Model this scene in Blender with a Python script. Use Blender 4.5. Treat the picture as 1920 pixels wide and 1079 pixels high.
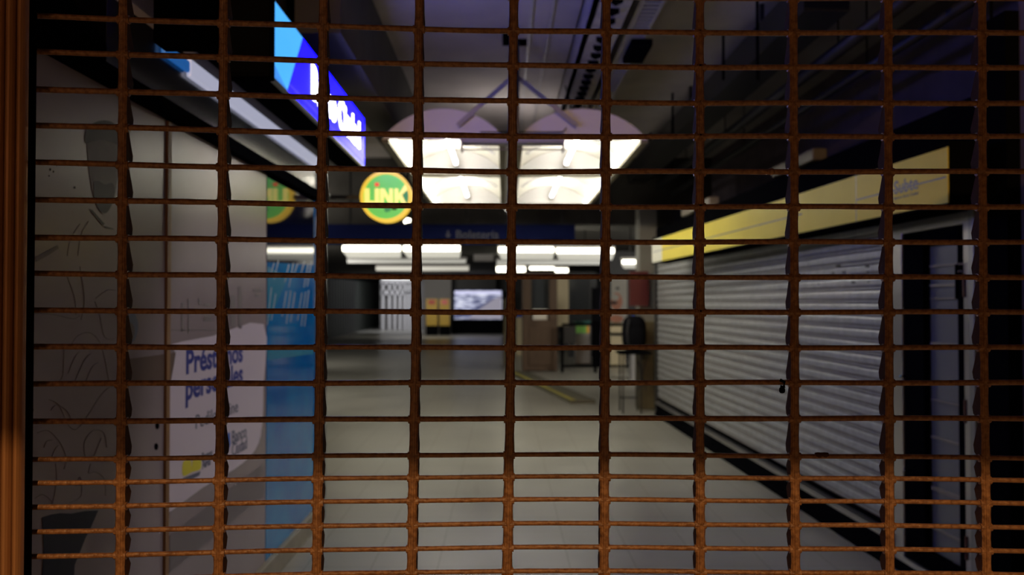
import bpy, math, random
from mathutils import Vector, Matrix
random.seed(7)
S = bpy.context.scene
COL = S.collection
for o in list(bpy.data.objects): bpy.data.objects.remove(o)

# ------------------------------------------------------------ camera, world, exposure
F = 1600.0; CX, CY = 960.0, 539.5
YAW = math.atan(15/F); PITCH = math.atan(28.5/F)
EYE = Vector((0, 0, 1.6))
RC = Matrix.Rotation(-YAW, 3, 'Z') @ Matrix.Rotation(math.pi/2 + PITCH, 3, 'X')
cd = bpy.data.cameras.new('camera'); cam = bpy.data.objects.new('camera', cd); COL.objects.link(cam)
cam.matrix_world = Matrix.Translation(EYE) @ RC.to_4x4()
cd.lens = F/1920*36; cd.sensor_width = 36; cd.clip_start = .05; cd.clip_end = 200
cd.dof.use_dof = True; cd.dof.focus_distance = 1.64; cd.dof.aperture_fstop = 3.5
S.camera = cam
S.view_settings.view_transform = 'Standard'; S.view_settings.look = 'None'
S.view_settings.gamma = 1; S.view_settings.use_curve_mapping = False
S.view_settings.exposure = 0.0
w = bpy.data.worlds.new('night'); S.world = w; w.use_nodes = True
w.node_tree.nodes['Background'].inputs[0].default_value = (.35, .3, .55, 1)
w.node_tree.nodes['Background'].inputs[1].default_value = .003
try:
    S.cycles.use_denoising = True; S.cycles.max_bounces = 8; S.cycles.caustics_reflective = False
    S.cycles.sample_clamp_indirect = 4
except Exception: pass

def lamp(name, kind, loc, energy, color, target=None, size=.3, spot=None):
    l = bpy.data.lights.new(name, kind); l.energy = energy; l.color = color
    if kind == 'AREA': l.size = size
    elif kind in ('POINT', 'SPOT'): l.shadow_soft_size = size
    if spot: l.spot_size = spot; l.spot_blend = .3
    o = bpy.data.objects.new(name, l); COL.objects.link(o); o.location = loc
    if target is not None:
        o.rotation_euler = (Vector(target)-Vector(loc)).to_track_quat('-Z', 'Y').to_euler()
    return o
# sodium street lamp high behind the photographer (its light is cut by an added canopy) and a weak one lower down
lamp('street_lamp_light', 'POINT', (.3, -4.0, 4.5), 600, (1, .60, .26), size=.03)
lamp('pavement_lamp_light', 'POINT', (-.9, -1.9, 2.3), 16.5, (1, .50, .27), size=.12)
# spot fill added for the left shopfront, above the upper edge of the view
lamp('left_wall_fill_spot', 'SPOT', (1.9, 4.9, 3.6), 115, (1, .95, .97), target=(-1.36, 5.2, .95), size=.12, spot=math.radians(58))
# unseen fill added over the vaulted lamp to brighten the ceiling
lamp('ceiling_fill_light', 'POINT', (.02, 9.6, 3.25), 6, (1, .93, .9), size=.08)
# area fills added to brighten the far hall, behind the left shop and over its end
lamp('hall_fill_light', 'AREA', (-5.5, 12.5, 2.7), 150, (1, .95, .82), target=(-3.5, 22, 0), size=1.5)
lamp('hall_fill_light', 'AREA', (-6.2, 21, 2.95), 120, (1, .95, .85), target=(-4.2, 30, 0), size=1.8)
lamp('hall_fill_light', 'AREA', (4.6, 17, 2.95), 120, (1, .95, .85), target=(1.5, 24, 0), size=1.2)
lamp('hall_end_fill_light', 'AREA', (-6.2, 46.5, 2.98), 130, (.92, .93, 1), target=(-6.0, 50, .6), size=1.6)
lamp('hall_end_fill_light', 'AREA', (-3.6, 38.5, 2.98), 100, (1, .95, .85), target=(-3.2, 44, .5), size=1.6)

def ray(px, py):
    return RC @ Vector(((px-CX)/F, -(py-CY)/F, -1.0))
def onY(px, py, Y):
    d = ray(px, py); return EYE + d*(Y/d.y)
def onX(px, py, X):
    d = ray(px, py); return EYE + d*(X/d.x)
def onZ(px, py, Z):
    d = ray(px, py); return EYE + d*((Z-EYE.z)/d.z)

# ------------------------------------------------------------ materials
def mat(name, col, rough=.5, metal=0, emit=None, es=0, coat=0, noise=None, bump=0, bscale=30, spec=.5, stretch=None):
    m = bpy.data.materials.new(name); m.use_nodes = True
    nt = m.node_tree; b = nt.nodes['Principled BSDF']
    b.inputs['Base Color'].default_value = (*col, 1); b.inputs['Roughness'].default_value = rough
    b.inputs['Metallic'].default_value = metal; b.inputs['Coat Weight'].default_value = coat
    b.inputs['Coat Roughness'].default_value = .12
    b.inputs['Specular IOR Level'].default_value = spec
    if emit: b.inputs['Emission Color'].default_value = (*emit, 1); b.inputs['Emission Strength'].default_value = es
    if noise or bump:
        tc = nt.nodes.new('ShaderNodeTexCoord'); mp = nt.nodes.new('ShaderNodeMapping')
        nt.links.new(tc.outputs['Object'], mp.inputs[0])
        if stretch: mp.inputs['Scale'].default_value = stretch
        nz = nt.nodes.new('ShaderNodeTexNoise'); nz.inputs['Scale'].default_value = bscale; nz.inputs['Detail'].default_value = 6
        nt.links.new(mp.outputs[0], nz.inputs['Vector'])
    if noise:
        cr = nt.nodes.new('ShaderNodeValToRGB')
        cr.color_ramp.elements[0].position = .35; cr.color_ramp.elements[1].position = .65
        cr.color_ramp.elements[0].color = (*noise, 1); cr.color_ramp.elements[1].color = (*col, 1)
        nt.links.new(nz.outputs[0], cr.inputs[0]); nt.links.new(cr.outputs[0], b.inputs['Base Color'])
    if bump:
        bp = nt.nodes.new('ShaderNodeBump'); bp.inputs['Strength'].default_value = bump; bp.inputs['Distance'].default_value = .01
        nt.links.new(nz.outputs[0], bp.inputs['Height']); nt.links.new(bp.outputs[0], b.inputs['Normal'])
    return m

M = {}
M['rust'] = mat('rust_paint', (.40, .19, .08), .36, 0, noise=(.21, .09, .038), bump=.35, bscale=110, spec=.5)
M['flange'] = mat('shaded_flange', (.085, .040, .020), .7, 0, spec=.1, bump=.2, bscale=60)  # shade on the link sides put into a darker colour
M['rail'] = mat('rail_bronze', (.62, .30, .13), .36, .3, noise=(.45, .21, .09), bump=.1, bscale=40, stretch=(1, 1, .1))
M['black'] = mat('black_paint', (.004, .004, .005), .9, spec=0)
M['darkgrey'] = mat('dark_grey_metal', (.03, .03, .032), .45, .3)
M['alu'] = mat('aluminium', (.55, .54, .56), .3, .9, bump=.1, bscale=60)
M['steel'] = mat('dull_steel', (.35, .35, .36), .4, .8)
M['shutter'] = mat('galvanised_slats', (.47, .49, .50), .42, .4, noise=(.38, .395, .405), bump=.08, bscale=14)
M['yellow'] = mat('yellow_sign_face', (.88, .74, .10), .45, 0, noise=(.83, .69, .09), bscale=3, spec=.15)
M['yellowedge'] = mat('sign_white_end', (.75, .74, .6), .3)
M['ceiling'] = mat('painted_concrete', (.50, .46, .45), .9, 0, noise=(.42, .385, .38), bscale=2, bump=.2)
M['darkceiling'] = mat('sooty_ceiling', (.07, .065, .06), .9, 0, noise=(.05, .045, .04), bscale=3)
M['darkwall'] = mat('dark_wall', (.05, .047, .045), .6)
M['nearwall'] = mat('mauve_wall', (.14, .105, .13), .8, noise=(.10, .08, .1), bscale=4, bump=.3)
M['kerb'] = mat('stone_kerb', (.33, .29, .22), .5, noise=(.27, .24, .18), bscale=8)
M['fascia'] = mat('glossy_black_fascia', (.02, .02, .03), .2, 0, spec=.9, coat=.6, bump=.10, bscale=5)
M['palestrip'] = mat('pale_lilac_strip', (.45, .42, .5), .6)
M['poster'] = mat('poster_vinyl', (.35, .28, .295), .27, 0, noise=(.32, .25, .265), bscale=2, bump=.05, spec=.33)
M['posterwhite'] = mat('poster_white_print', (.78, .67, .76), .3, 0, spec=.25)
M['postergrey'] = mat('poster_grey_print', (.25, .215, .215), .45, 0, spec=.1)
M['postermauve'] = mat('poster_skin_print', (.22, .175, .165), .45, 0, spec=.1, noise=(.17, .135, .13), bscale=6)
M['posterhair'] = mat('poster_dark_print', (.07, .055, .055), .45, 0, spec=.1)
M['posterbrown'] = mat('poster_brown_print', (.17, .115, .095), .45, 0, spec=.1)
M['posternavy'] = mat('poster_navy_print', (.016, .014, .035), .45, 0, spec=.1, noise=(.024, .022, .045), bscale=5)
M['sketch'] = mat('pencil_line_print', (.20, .17, .165), .6, spec=.1)
M['inkblue'] = mat('blue_ink', (.015, .025, .30), .4)
M['inkgrey'] = mat('slate_ink', (.10, .11, .19), .4)
M['logoblue'] = mat('logo_blue', (.03, .14, .62), .4)
M['logoyellow'] = mat('logo_yellow', (.85, .75, .03), .4)
M['blueglass'] = mat('blue_film_glass', (.002, .27, .62), .07, 0, spec=.25, noise=(.001, .14, .50), bscale=1.3)
M['bluelight'] = mat('blue_film_pale', (.03, .28, .48), .15, 0, spec=.3)
M['navyglass'] = mat('navy_film_glass', (.002, .004, .025), .05, 0, spec=.45)
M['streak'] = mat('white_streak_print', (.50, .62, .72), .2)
M['wood'] = mat('brown_post', (.34, .17, .06), .5, noise=(.25, .12, .04), bscale=12, stretch=(1, 1, .15))
M['boothwood'] = mat('booth_wood', (.10, .06, .036), .6, noise=(.075, .042, .024), bscale=7, stretch=(1, 1, .15))
M['boothglass'] = mat('booth_glass', (.05, .055, .06), .12, 0, coat=1)
M['cream'] = mat('cream_panel', (.62, .52, .33), .6)
M['creamlight'] = mat('pale_counter_panel', (.72, .68, .60), .6)
M['white'] = mat('white_enamel', (.82, .81, .83), .45)
M['innerwhite'] = mat('reflector_white', (.86, .84, .78), .5)
M['rim'] = mat('fixture_rim', (.20, .18, .13), .6)
M['tube'] = mat('fluorescent_tube', (1, 1, 1), .5, emit=(1, .94, .80), es=40)
M['tubewarm'] = mat('fluorescent_tube_far', (1, 1, 1), .5, emit=(1, .95, .76), es=6)
M['tubedim'] = mat('fluorescent_tube_dim', (1, 1, 1), .5, emit=(1, .95, .80), es=.5)
M['tubeold'] = mat('fluorescent_tube_old', (1, 1, 1), .5, emit=(1, .98, .85), es=.30)
M['reflector'] = mat('hall_reflector', (.8, .78, .68), .5)
M['diff'] = mat('glowing_diffuser', (.9, .9, .85), .5, emit=(1, .97, .84), es=.45)
M['signblue'] = mat('lit_blue_acrylic', (.01, .01, .5), .4, emit=(.0032, .0016, 1.0), es=6.5)
M['signline'] = mat('lit_blue_border', (.1, .1, .8), .4, emit=(.012, .008, 1.0), es=6.5)
M['signsky'] = mat('lit_sky_acrylic', (.1, .4, .9), .4, emit=(.065, .42, 1.0), es=1.15)
M['signskyb'] = mat('lit_sky_acrylic_deep', (.1, .3, .9), .4, emit=(.05, .30, .9), es=1.0)
M['signwhite'] = mat('lit_white_letters', (1, 1, 1), .4, emit=(.85, .85, 1.0), es=9)
M['linkgreen'] = mat('lit_green_face', (.1, .5, .1), .4, emit=(.17, .60, .10), es=.75)
M['linkdark'] = mat('lit_dark_green', (.05, .3, .1), .4, emit=(.04, .22, .06), es=.8)
M['linkyellow'] = mat('lit_yellow_ring', (.9, .7, .1), .4, emit=(.90, .56, .05), es=.85)
M['linktext'] = mat('lit_yellow_letters', (.9, .8, .2), .4, emit=(1, .83, .22), es=.95)
M['linkred'] = mat('lit_red_square', (.8, .1, .05), .4, emit=(.85, .06, .02), es=1)
M['navy'] = mat('navy_sign_face', (.003, .007, .06), .7, spec=.1)
M['navytext'] = mat('sign_letters_grey', (.11, .11, .14), .6)
M['reflectionglow'] = mat('reflection_glow', (.8, .8, .85), .5, emit=(.62, .64, .85), es=.55)  # glow that stands in for a reflection in the fascia
M['screen'] = None
M['yellowpanel'] = mat('yellow_cabinet', (.55, .35, .04), .5)
M['redlabel'] = mat('red_label', (.45, .05, .03), .5)
M['pinklabel'] = mat('pink_label', (.7, .14, .14), .5)
M['greenlabel'] = mat('green_label', (.25, .55, .12), .5, emit=(.2, .5, .1), es=.12)
M['orangelabel'] = mat('orange_label', (.8, .4, .04), .5, emit=(.7, .35, .03), es=.12)
M['teal'] = mat('teal_lid', (.02, .16, .15), .5)
M['redboard'] = mat('dark_red_board', (.09, .008, .008), .5)
M['bluecloth'] = mat('blue_cloth', (.03, .08, .5), .7)
M['fabric'] = mat('black_fabric', (.006, .006, .008), .9, bump=.3, bscale=30, spec=.05)
M['olive'] = mat('olive_pillar', (.15, .12, .06), .5, noise=(.10, .08, .04), bscale=5)
M['greenwall'] = mat('dark_green_shutter', (.02, .026, .02), .45)
M['matdark'] = mat('ramp_rubber', (.11, .10, .07), .8, bump=.4, bscale=40)
M['matyellow'] = mat('ramp_yellow_edge', (.42, .36, .05), .7)
M['orangepaint'] = mat('peach_print', (.75, .30, .18), .5)
M['galv'] = mat('tray_metal', (.50, .48, .50), .5, .3, noise=(.38, .36, .38), bscale=9)
M['cable'] = mat('cable_sheath', (.42, .41, .36), .5)
M['chrome'] = mat('chrome', (.8, .8, .8), .12, 1)
M['housing'] = mat('gear_housing', (.42, .40, .40), .5)

def floor_mat():
    m = bpy.data.materials.new('floor_tiles'); m.use_nodes = True; nt = m.node_tree; b = nt.nodes['Principled BSDF']
    tc = nt.nodes.new('ShaderNodeTexCoord'); mp = nt.nodes.new('ShaderNodeMapping'); mp.inputs['Rotation'].default_value = (0, 0, 0)
    nt.links.new(tc.outputs['Object'], mp.inputs[0])
    br = nt.nodes.new('ShaderNodeTexBrick'); br.offset = 0
    br.inputs['Scale'].default_value = 1; br.inputs['Brick Width'].default_value = .4; br.inputs['Row Height'].default_value = .4
    br.inputs['Mortar Size'].default_value = .0035
    br.inputs['Color1'].default_value = (.40, .388, .34, 1); br.inputs['Color2'].default_value = (.38, .368, .322, 1)
    br.inputs['Mortar'].default_value = (.24, .22, .18, 1)
    nt.links.new(mp.outputs[0], br.inputs['Vector'])
    nz = nt.nodes.new('ShaderNodeTexNoise'); nz.inputs['Scale'].default_value = 1.1; nz.inputs['Detail'].default_value = 7
    nt.links.new(mp.outputs[0], nz.inputs['Vector'])
    cr = nt.nodes.new('ShaderNodeValToRGB'); cr.color_ramp.elements[0].color = (.82, .82, .82, 1); cr.color_ramp.elements[1].color = (1, 1, 1, 1)
    cr.color_ramp.elements[0].position = .3; cr.color_ramp.elements[1].position = .6
    nt.links.new(nz.outputs[0], cr.inputs[0])
    mx = nt.nodes.new('ShaderNodeMix'); mx.data_type = 'RGBA'; mx.blend_type = 'MULTIPLY'; mx.inputs[0].default_value = 1
    nt.links.new(br.outputs[0], mx.inputs[6]); nt.links.new(cr.outputs[0], mx.inputs[7])
    nt.links.new(mx.outputs[2], b.inputs['Base Color'])
    rr = nt.nodes.new('ShaderNodeMapRange'); rr.inputs['To Min'].default_value = .27; rr.inputs['To Max'].default_value = .35
    nt.links.new(nz.outputs[0], rr.inputs[0]); nt.links.new(rr.outputs[0], b.inputs['Roughness'])
    return m
M['floor'] = floor_mat()

def screen_mat():
    m = bpy.data.materials.new('screen_picture'); m.use_nodes = True; nt = m.node_tree; b = nt.nodes['Principled BSDF']
    tc = nt.nodes.new('ShaderNodeTexCoord'); mp = nt.nodes.new('ShaderNodeMapping')
    mp.inputs['Rotation'].default_value = (0, .55, 0); mp.inputs['Scale'].default_value = (1.1, 1, 5)
    nt.links.new(tc.outputs['Object'], mp.inputs[0])
    nz = nt.nodes.new('ShaderNodeTexNoise'); nz.inputs['Scale'].default_value = 1.6; nz.inputs['Detail'].default_value = 4
    nt.links.new(mp.outputs[0], nz.inputs['Vector'])
    cr = nt.nodes.new('ShaderNodeValToRGB'); e = cr.color_ramp.elements
    e[0].position = .38; e[0].color = (.06, .07, .16, 1); e[1].position = .66; e[1].color = (.85, .87, 1, 1)
    k = cr.color_ramp.elements.new(.5); k.color = (.36, .38, .55, 1)
    nt.links.new(nz.outputs[0], cr.inputs[0]); nt.links.new(cr.outputs[0], b.inputs['Emission Color'])
    b.inputs['Emission Strength'].default_value = .95; b.inputs['Base Color'].default_value = (.02, .02, .03, 1)
    return m
M['screen'] = screen_mat()

# ------------------------------------------------------------ mesh helpers
class MB:
    def __init__(s): s.v = []; s.f = []; s.mats = []; s.mi = []; s.cur = 0
    def add(s, vs, fs):
        n = len(s.v); s.v += [tuple(v) for v in vs]; s.f += [tuple(i+n for i in f) for f in fs]; s.mi += [s.cur]*len(fs); return s
    def box(s, a, b):
        x0, y0, z0 = [min(a[i], b[i]) for i in range(3)]; x1, y1, z1 = [max(a[i], b[i]) for i in range(3)]
        return s.add([(x0,y0,z0),(x1,y0,z0),(x1,y1,z0),(x0,y1,z0),(x0,y0,z1),(x1,y0,z1),(x1,y1,z1),(x0,y1,z1)],
                     [(0,3,2,1),(4,5,6,7),(0,1,5,4),(1,2,6,5),(2,3,7,6),(3,0,4,7)])
    def hexa(s, p):   # 8 points: bottom loop 0-3, top loop 4-7
        return s.add(p, [(0,3,2,1),(4,5,6,7),(0,1,5,4),(1,2,6,5),(2,3,7,6),(3,0,4,7)])
    def prism(s, pts, d):   # polygon extruded by vector d
        n = len(pts); d = Vector(d); a = [Vector(p) for p in pts]; b = [p+d for p in a]
        fs = [tuple(range(n-1, -1, -1)), tuple(range(n, 2*n))] + [(i, (i+1) % n, n+(i+1) % n, n+i) for i in range(n)]
        return s.add(a+b, fs)
    def tube(s, pts, r, seg=10, cap=True):
        pts = [Vector(p) for p in pts]; rings = []; vs = []
        for i, p in enumerate(pts):
            t = (pts[min(i+1, len(pts)-1)] - pts[max(i-1, 0)]).normalized()
            up = Vector((0,0,1)) if abs(t.z) < .9 else Vector((0,1,0))
            u = t.cross(up).normalized(); v = u.cross(t).normalized()
            rr = r[i] if isinstance(r, (list, tuple)) else r
            for k in range(seg):
                a = 2*math.pi*k/seg; vs.append(p + u*math.cos(a)*rr + v*math.sin(a)*rr)
        fs = []
        for i in range(len(pts)-1):
            for k in range(seg):
                fs.append((i*seg+k, i*seg+(k+1) % seg, (i+1)*seg+(k+1) % seg, (i+1)*seg+k))
        if cap: fs += [tuple(range(seg)), tuple(range((len(pts)-1)*seg+seg-1, (len(pts)-1)*seg-1, -1))]
        return s.add(vs, fs)
    def build(s, name, m, parent=None, smooth=False, bevel=0, origin=None, mats=None):
        me = bpy.data.meshes.new(name)
        if origin is None and s.v:
            n = len(s.v); xs = [v[0] for v in s.v]; ys = [v[1] for v in s.v]; zs = [v[2] for v in s.v]
            origin = ((min(xs)+max(xs))/2, (min(ys)+max(ys))/2, min(zs))
        o = Vector(origin)
        me.from_pydata([tuple(Vector(v)-o) for v in s.v], [], s.f)
        for mm in (mats or [m]): me.materials.append(mm)
        for p, i in zip(me.polygons, s.mi): p.material_index = i; p.use_smooth = smooth
        me.update()
        import bmesh
        bm = bmesh.new(); bm.from_mesh(me); bmesh.ops.recalc_face_normals(bm, faces=bm.faces); bm.to_mesh(me); bm.free()
        ob = bpy.data.objects.new(name, me); COL.objects.link(ob)
        if parent is not None:
            ob.parent = parent
            ob.location = o - world_loc(parent)
        else: ob.location = o
        if bevel:
            md = ob.modifiers.new('bevel', 'BEVEL'); md.width = bevel; md.segments = 2; md.limit_method = 'ANGLE'
        return ob
def world_loc(o):
    l = Vector(o.location)
    while o.parent: o = o.parent; l += Vector(o.location)
    return l
def tag(o, label=None, cat=None, group=None, kind=None):
    if label: o['label'] = label
    if cat: o['category'] = cat
    if group: o['group'] = group
    if kind: o['kind'] = kind
    return o
def empty(name, loc, label, cat, group=None, kind=None):
    o = bpy.data.objects.new(name, None); COL.objects.link(o); o.location = loc; o.empty_display_size = .1
    return tag(o, label, cat, group, kind)
def struct(name, mb, m, label, cat='setting', **k):
    o = mb.build(name, m, **k); return tag(o, label, cat, kind='structure')
def box(a, b): return MB().box(a, b)

def text_mb(txt, size, M4, depth=.002, bold=0.0, width=None, xscale=1.0, shear=0):
    c = bpy.data.curves.new('t', 'FONT'); c.body = txt; c.size = size; c.extrude = depth/2; c.offset = bold
    c.resolution_u = 3; c.shear = shear
    o = bpy.data.objects.new('t', c); COL.objects.link(o)
    dg = bpy.context.evaluated_depsgraph_get(); dg.update()
    me = bpy.data.meshes.new_from_object(o.evaluated_get(dg))
    vs = [v.co.copy() for v in me.vertices]; fs = [tuple(p.vertices) for p in me.polygons]
    xs = [v.x for v in vs]; x0, x1 = min(xs), max(xs)
    if width: xscale = width/(x1-x0)
    vs = [M4 @ Vector(((v.x-x0)*xscale, v.y, v.z)) for v in vs]
    bpy.data.objects.remove(o); bpy.data.curves.remove(c); bpy.data.meshes.remove(me)
    mb = MB(); mb.add(vs, fs); return mb
def frameL(X, Y, Z):   # writing on a surface facing +X: reads along +Y, up +Z
    return Matrix(((0,0,1,X),(1,0,0,Y),(0,1,0,Z),(0,0,0,1)))
def frameY(X, Y, Z):   # facing -Y
    return Matrix(((1,0,0,X),(0,0,-1,Y),(0,1,0,Z),(0,0,0,1)))

# ------------------------------------------------------------ the shell
XL = -1.36
def XR(Y): return 2.3 - .025*(Y-8)
CZ = 3.9
struct('floor', box((-12, -6, -.1), (8, 62, 0)), M['floor'], 'pale grey-beige tiled station floor with a soft sheen', 'floor')
struct('ceiling', box((-6, 1.7, CZ), (4.2, 13.5, CZ+.15)), M['ceiling'], 'high grey painted ceiling over the entrance passage', 'ceiling')
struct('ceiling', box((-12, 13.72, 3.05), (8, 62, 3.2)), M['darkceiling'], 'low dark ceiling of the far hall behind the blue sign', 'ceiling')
struct('wall_left', box((XL-.25, .6, 0), (XL-.004, 6.22, CZ)), M['darkwall'], 'dark shop wall carrying the posters on the left', 'wall')
struct('wall_left', box((-9, 6.4, 0), (-8.8, 40, CZ)), M['darkwall'], 'far dark wall on the left of the wide hall', 'wall')
struct('wall_back', box((-10, 60, 0), (8, 60.2, 3.05)), M['darkwall'], 'back wall at the end of the far hall', 'wall')
def slab_r(y0, y1, z0, z1, d0, d1):   # follows the right facade; d = offset towards the passage
    return MB().hexa([(XR(y0)-d1,y0,z0),(XR(y0)-d0,y0,z0),(XR(y1)-d0,y1,z0),(XR(y1)-d1,y1,z0),
                      (XR(y0)-d1,y0,z1),(XR(y0)-d0,y0,z1),(XR(y1)-d0,y1,z1),(XR(y1)-d1,y1,z1)])
struct('wall_right', slab_r(5.26, 12.3, 0, 2.62, -.4, -.09), M['darkwall'], 'dark shopfront wall behind the grey roller shutter', 'wall')
struct('wall_right', slab_r(3.0, 4.03, 0, CZ, -.4, -.06), M['nearwall'], 'mauve near wall at the right edge of the picture', 'wall')
struct('wall_right', box((3.3, 2.4, 0), (3.5, 13.5, CZ)), M['nearwall'], 'dim upper wall set back above the yellow sign', 'wall')
struct('wall_right', slab_r(4.04, 4.26, 0, 3.0, -.5, .0), M['black'], 'black pier between the glass door and the near mauve wall', 'wall')
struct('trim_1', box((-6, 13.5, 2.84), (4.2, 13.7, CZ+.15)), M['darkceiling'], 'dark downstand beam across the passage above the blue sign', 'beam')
struct('ceiling', box((-4, -1.0, 2.783), (4, 1.3, 2.95)), M['darkceiling'], 'unseen added canopy overhead outside the grille', 'blocker')  # out-of-view slab added to cut the street lamp light off the upper grille

# left shopfront
struct('baseboard_left', box((XL+.0, .8, 0), (XL+.035, 6.22, .13)), M['kerb'], 'pale stone kerb at the foot of the blue glass', 'kerb', bevel=.006)
struct('trim_2', box((XL, 1.5, 2.335), (XL+.045, 6.22, 2.40)), M['black'], 'black rail running above the posters', 'rail', bevel=.004)
struct('trim_3', box((XL, 2.9, 2.40), (XL+.008, 6.22, 2.655)), M['fascia'], 'glossy black fascia above the posters mirroring the lamps', 'fascia')
struct('trim_10', box((XL, 1.5, 2.40), (XL+.008, 2.895, 2.655)), M['black'], 'matt black piece added to the fascia end nearest the grille', 'fascia')  # split off and made matt to keep out a stray blue reflection
struct('trim_4', box((XL-.004, 1.5, 2.655), (XL+.004, 6.22, 2.80)), M['palestrip'], 'narrow pale lilac wall strip above the glossy fascia', 'wall strip')
struct('trim_5', box((XL-.004, 1.5, 2.80), (XL+.10, 6.22, 3.25)), M['black'], 'black boxed bulkhead above the pale strip', 'bulkhead')
struct('trim_6', box((XL-.25, 6.22, 0), (XL+.035, 6.40, 3.1)), M['steel'], 'steel corner post at the end of the blue shopfront', 'post', bevel=.008)
struct('trim_7', box((XL, 3.425, .13), (XL+.014, 3.46, 2.33)), M['wood'], 'thin brown batten between the two posters', 'batten')
struct('trim_8', box((XL, 6.14, .13), (XL+.02, 6.215, 2.33)), M['steel'], 'narrow grey edge profile of the blue glass', 'profile')

# blue glass window
win = struct('window_1', box((XL, 4.89, .13), (XL+.006, 6.14, 2.335)), M['blueglass'], 'dark blue film-covered shop glass with white slanting streaks', 'window')
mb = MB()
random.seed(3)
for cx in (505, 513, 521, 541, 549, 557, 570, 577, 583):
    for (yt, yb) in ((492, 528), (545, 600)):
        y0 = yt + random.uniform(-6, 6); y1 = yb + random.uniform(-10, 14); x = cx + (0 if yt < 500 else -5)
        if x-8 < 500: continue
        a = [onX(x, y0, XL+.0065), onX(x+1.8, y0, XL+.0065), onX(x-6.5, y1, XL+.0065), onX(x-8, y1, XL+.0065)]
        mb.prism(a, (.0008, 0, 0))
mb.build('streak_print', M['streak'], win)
MB().prism([onX(500.5, 300, XL+.0062), onX(500.5, 492, XL+.0062), onX(588, 497, XL+.0062), onX(588, 372, XL+.0062)], (.0006, 0, 0)).build('navy_print', M['navyglass'], win)
pp = [onX(501, 500, XL+.0065), onX(540, 520, XL+.0065), onX(501, 610, XL+.0065)]
MB().prism(pp, (.0006, 0, 0)).build('pale_print', M['bluelight'], win)
pp = [onX(501, 655, XL+.0065), onX(588, 650, XL+.0065), onX(588, 664, XL+.0065), onX(501, 676, XL+.0065)]
MB().prism(pp, (.0006, 0, 0)).build('pale_print', M['bluelight'], win)

# posters ------------------------------------------------------------------
PX = XL + .004
def decal(pts, m, parent, name, lift=.001, th=.0005):
    return MB().prism([onX(x, y, PX+lift) for x, y in pts], (th, 0, 0)).build(name, m, parent)
def smooth_poly(pts, n=6):
    out = []; N = len(pts)
    for i in range(N):
        p0, p1, p2, p3 = [Vector((*pts[(i+k) % N], 0)) for k in (-1, 0, 1, 2)]
        for k in range(n):
            t = k/n
            q = .5*((2*p1)+(-p0+p2)*t+(2*p0-5*p1+4*p2-p3)*t*t+(-p0+3*p1-3*p2+p3)*t**3)
            out.append((q.x, q.y))
    return out
p1 = box((XL, 1.9, .02), (PX, 3.425, 2.335)).build('advertising_panel', M['poster'])
tag(p1, 'glossy poster of a standing person with sketched lines, nearest the grille on the left', 'poster')
p2 = box((XL, 3.46, .02), (PX, 4.885, 2.335)).build('advertising_panel', M['poster'])
tag(p2, 'glossy bank loan poster with blue lettering beside the blue glass', 'poster')
# person print
decal(smooth_poly([(163,262),(170,240),(190,231),(212,238),(222,262),(221,320),(214,372),(200,398),(186,394),(176,372),(168,330)]), M['postermauve'], p1, 'face_print')
decal(smooth_poly([(160,268),(164,240),(190,226),(216,234),(224,270),(208,266),(190,263),(172,266)]), M['posterhair'], p1, 'hair_print', .0018)
decal(smooth_poly([(176,344),(184,340),(197,346),(210,344),(215,356),(212,378),(200,399),(188,396),(178,376)]), M['posterhair'], p1, 'beard_print', .0018)
decal([(167,392),(173,394),(196,420),(193,423)], M['posterhair'], p1, 'collar_print', .0018)
decal([(196,424),(212,429),(214,431),(196,427)], M['posterhair'], p1, 'collar_print', .0018)
decal([(67,482),(108,460),(110,466),(92,478),(67,492)], M['postermauve'], p1, 'shoulder_print')
decal([(79,972),(96,966),(112,963),(134,964),(160,959),(184,958),(170,990),(160,1010),(140,1060),(138,1095),(78,1095),(82,1030)], M['posternavy'], p1, 'trouser_print', .0016)
decal(smooth_poly([(236,596),(246,588),(254,592),(259,612),(254,635),(244,643),(236,636)]), M['inkgrey'], p1, 'cuff_print', .0012)
decal(smooth_poly([(236,610),(246,606),(252,618),(250,634),(243,641),(237,636)]), M['postermauve'], p1, 'hand_print', .002)
decal([(240,674),(311,664),(311,722),(224,722),(228,700)], M['posterbrown'], p1, 'table_print')
mb = MB()
def curve(pts, w=.0016):
    q = []
    P3 = [Vector((*p, 0)) for p in pts]
    for i in range(len(P3)-1):
        a, b, c, d = P3[max(i-1, 0)], P3[i], P3[i+1], P3[min(i+2, len(P3)-1)]
        for k in range(5):
            t = k/5; s = .5*((2*b)+(-a+c)*t+(2*a-5*b+4*c-d)*t*t+(-a+3*b-3*c+d)*t**3); q.append(onX(s.x, s.y, PX+.0008))
    q.append(onX(*pts[-1], PX+.0008)); mb.tube(q, w, 4)
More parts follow.
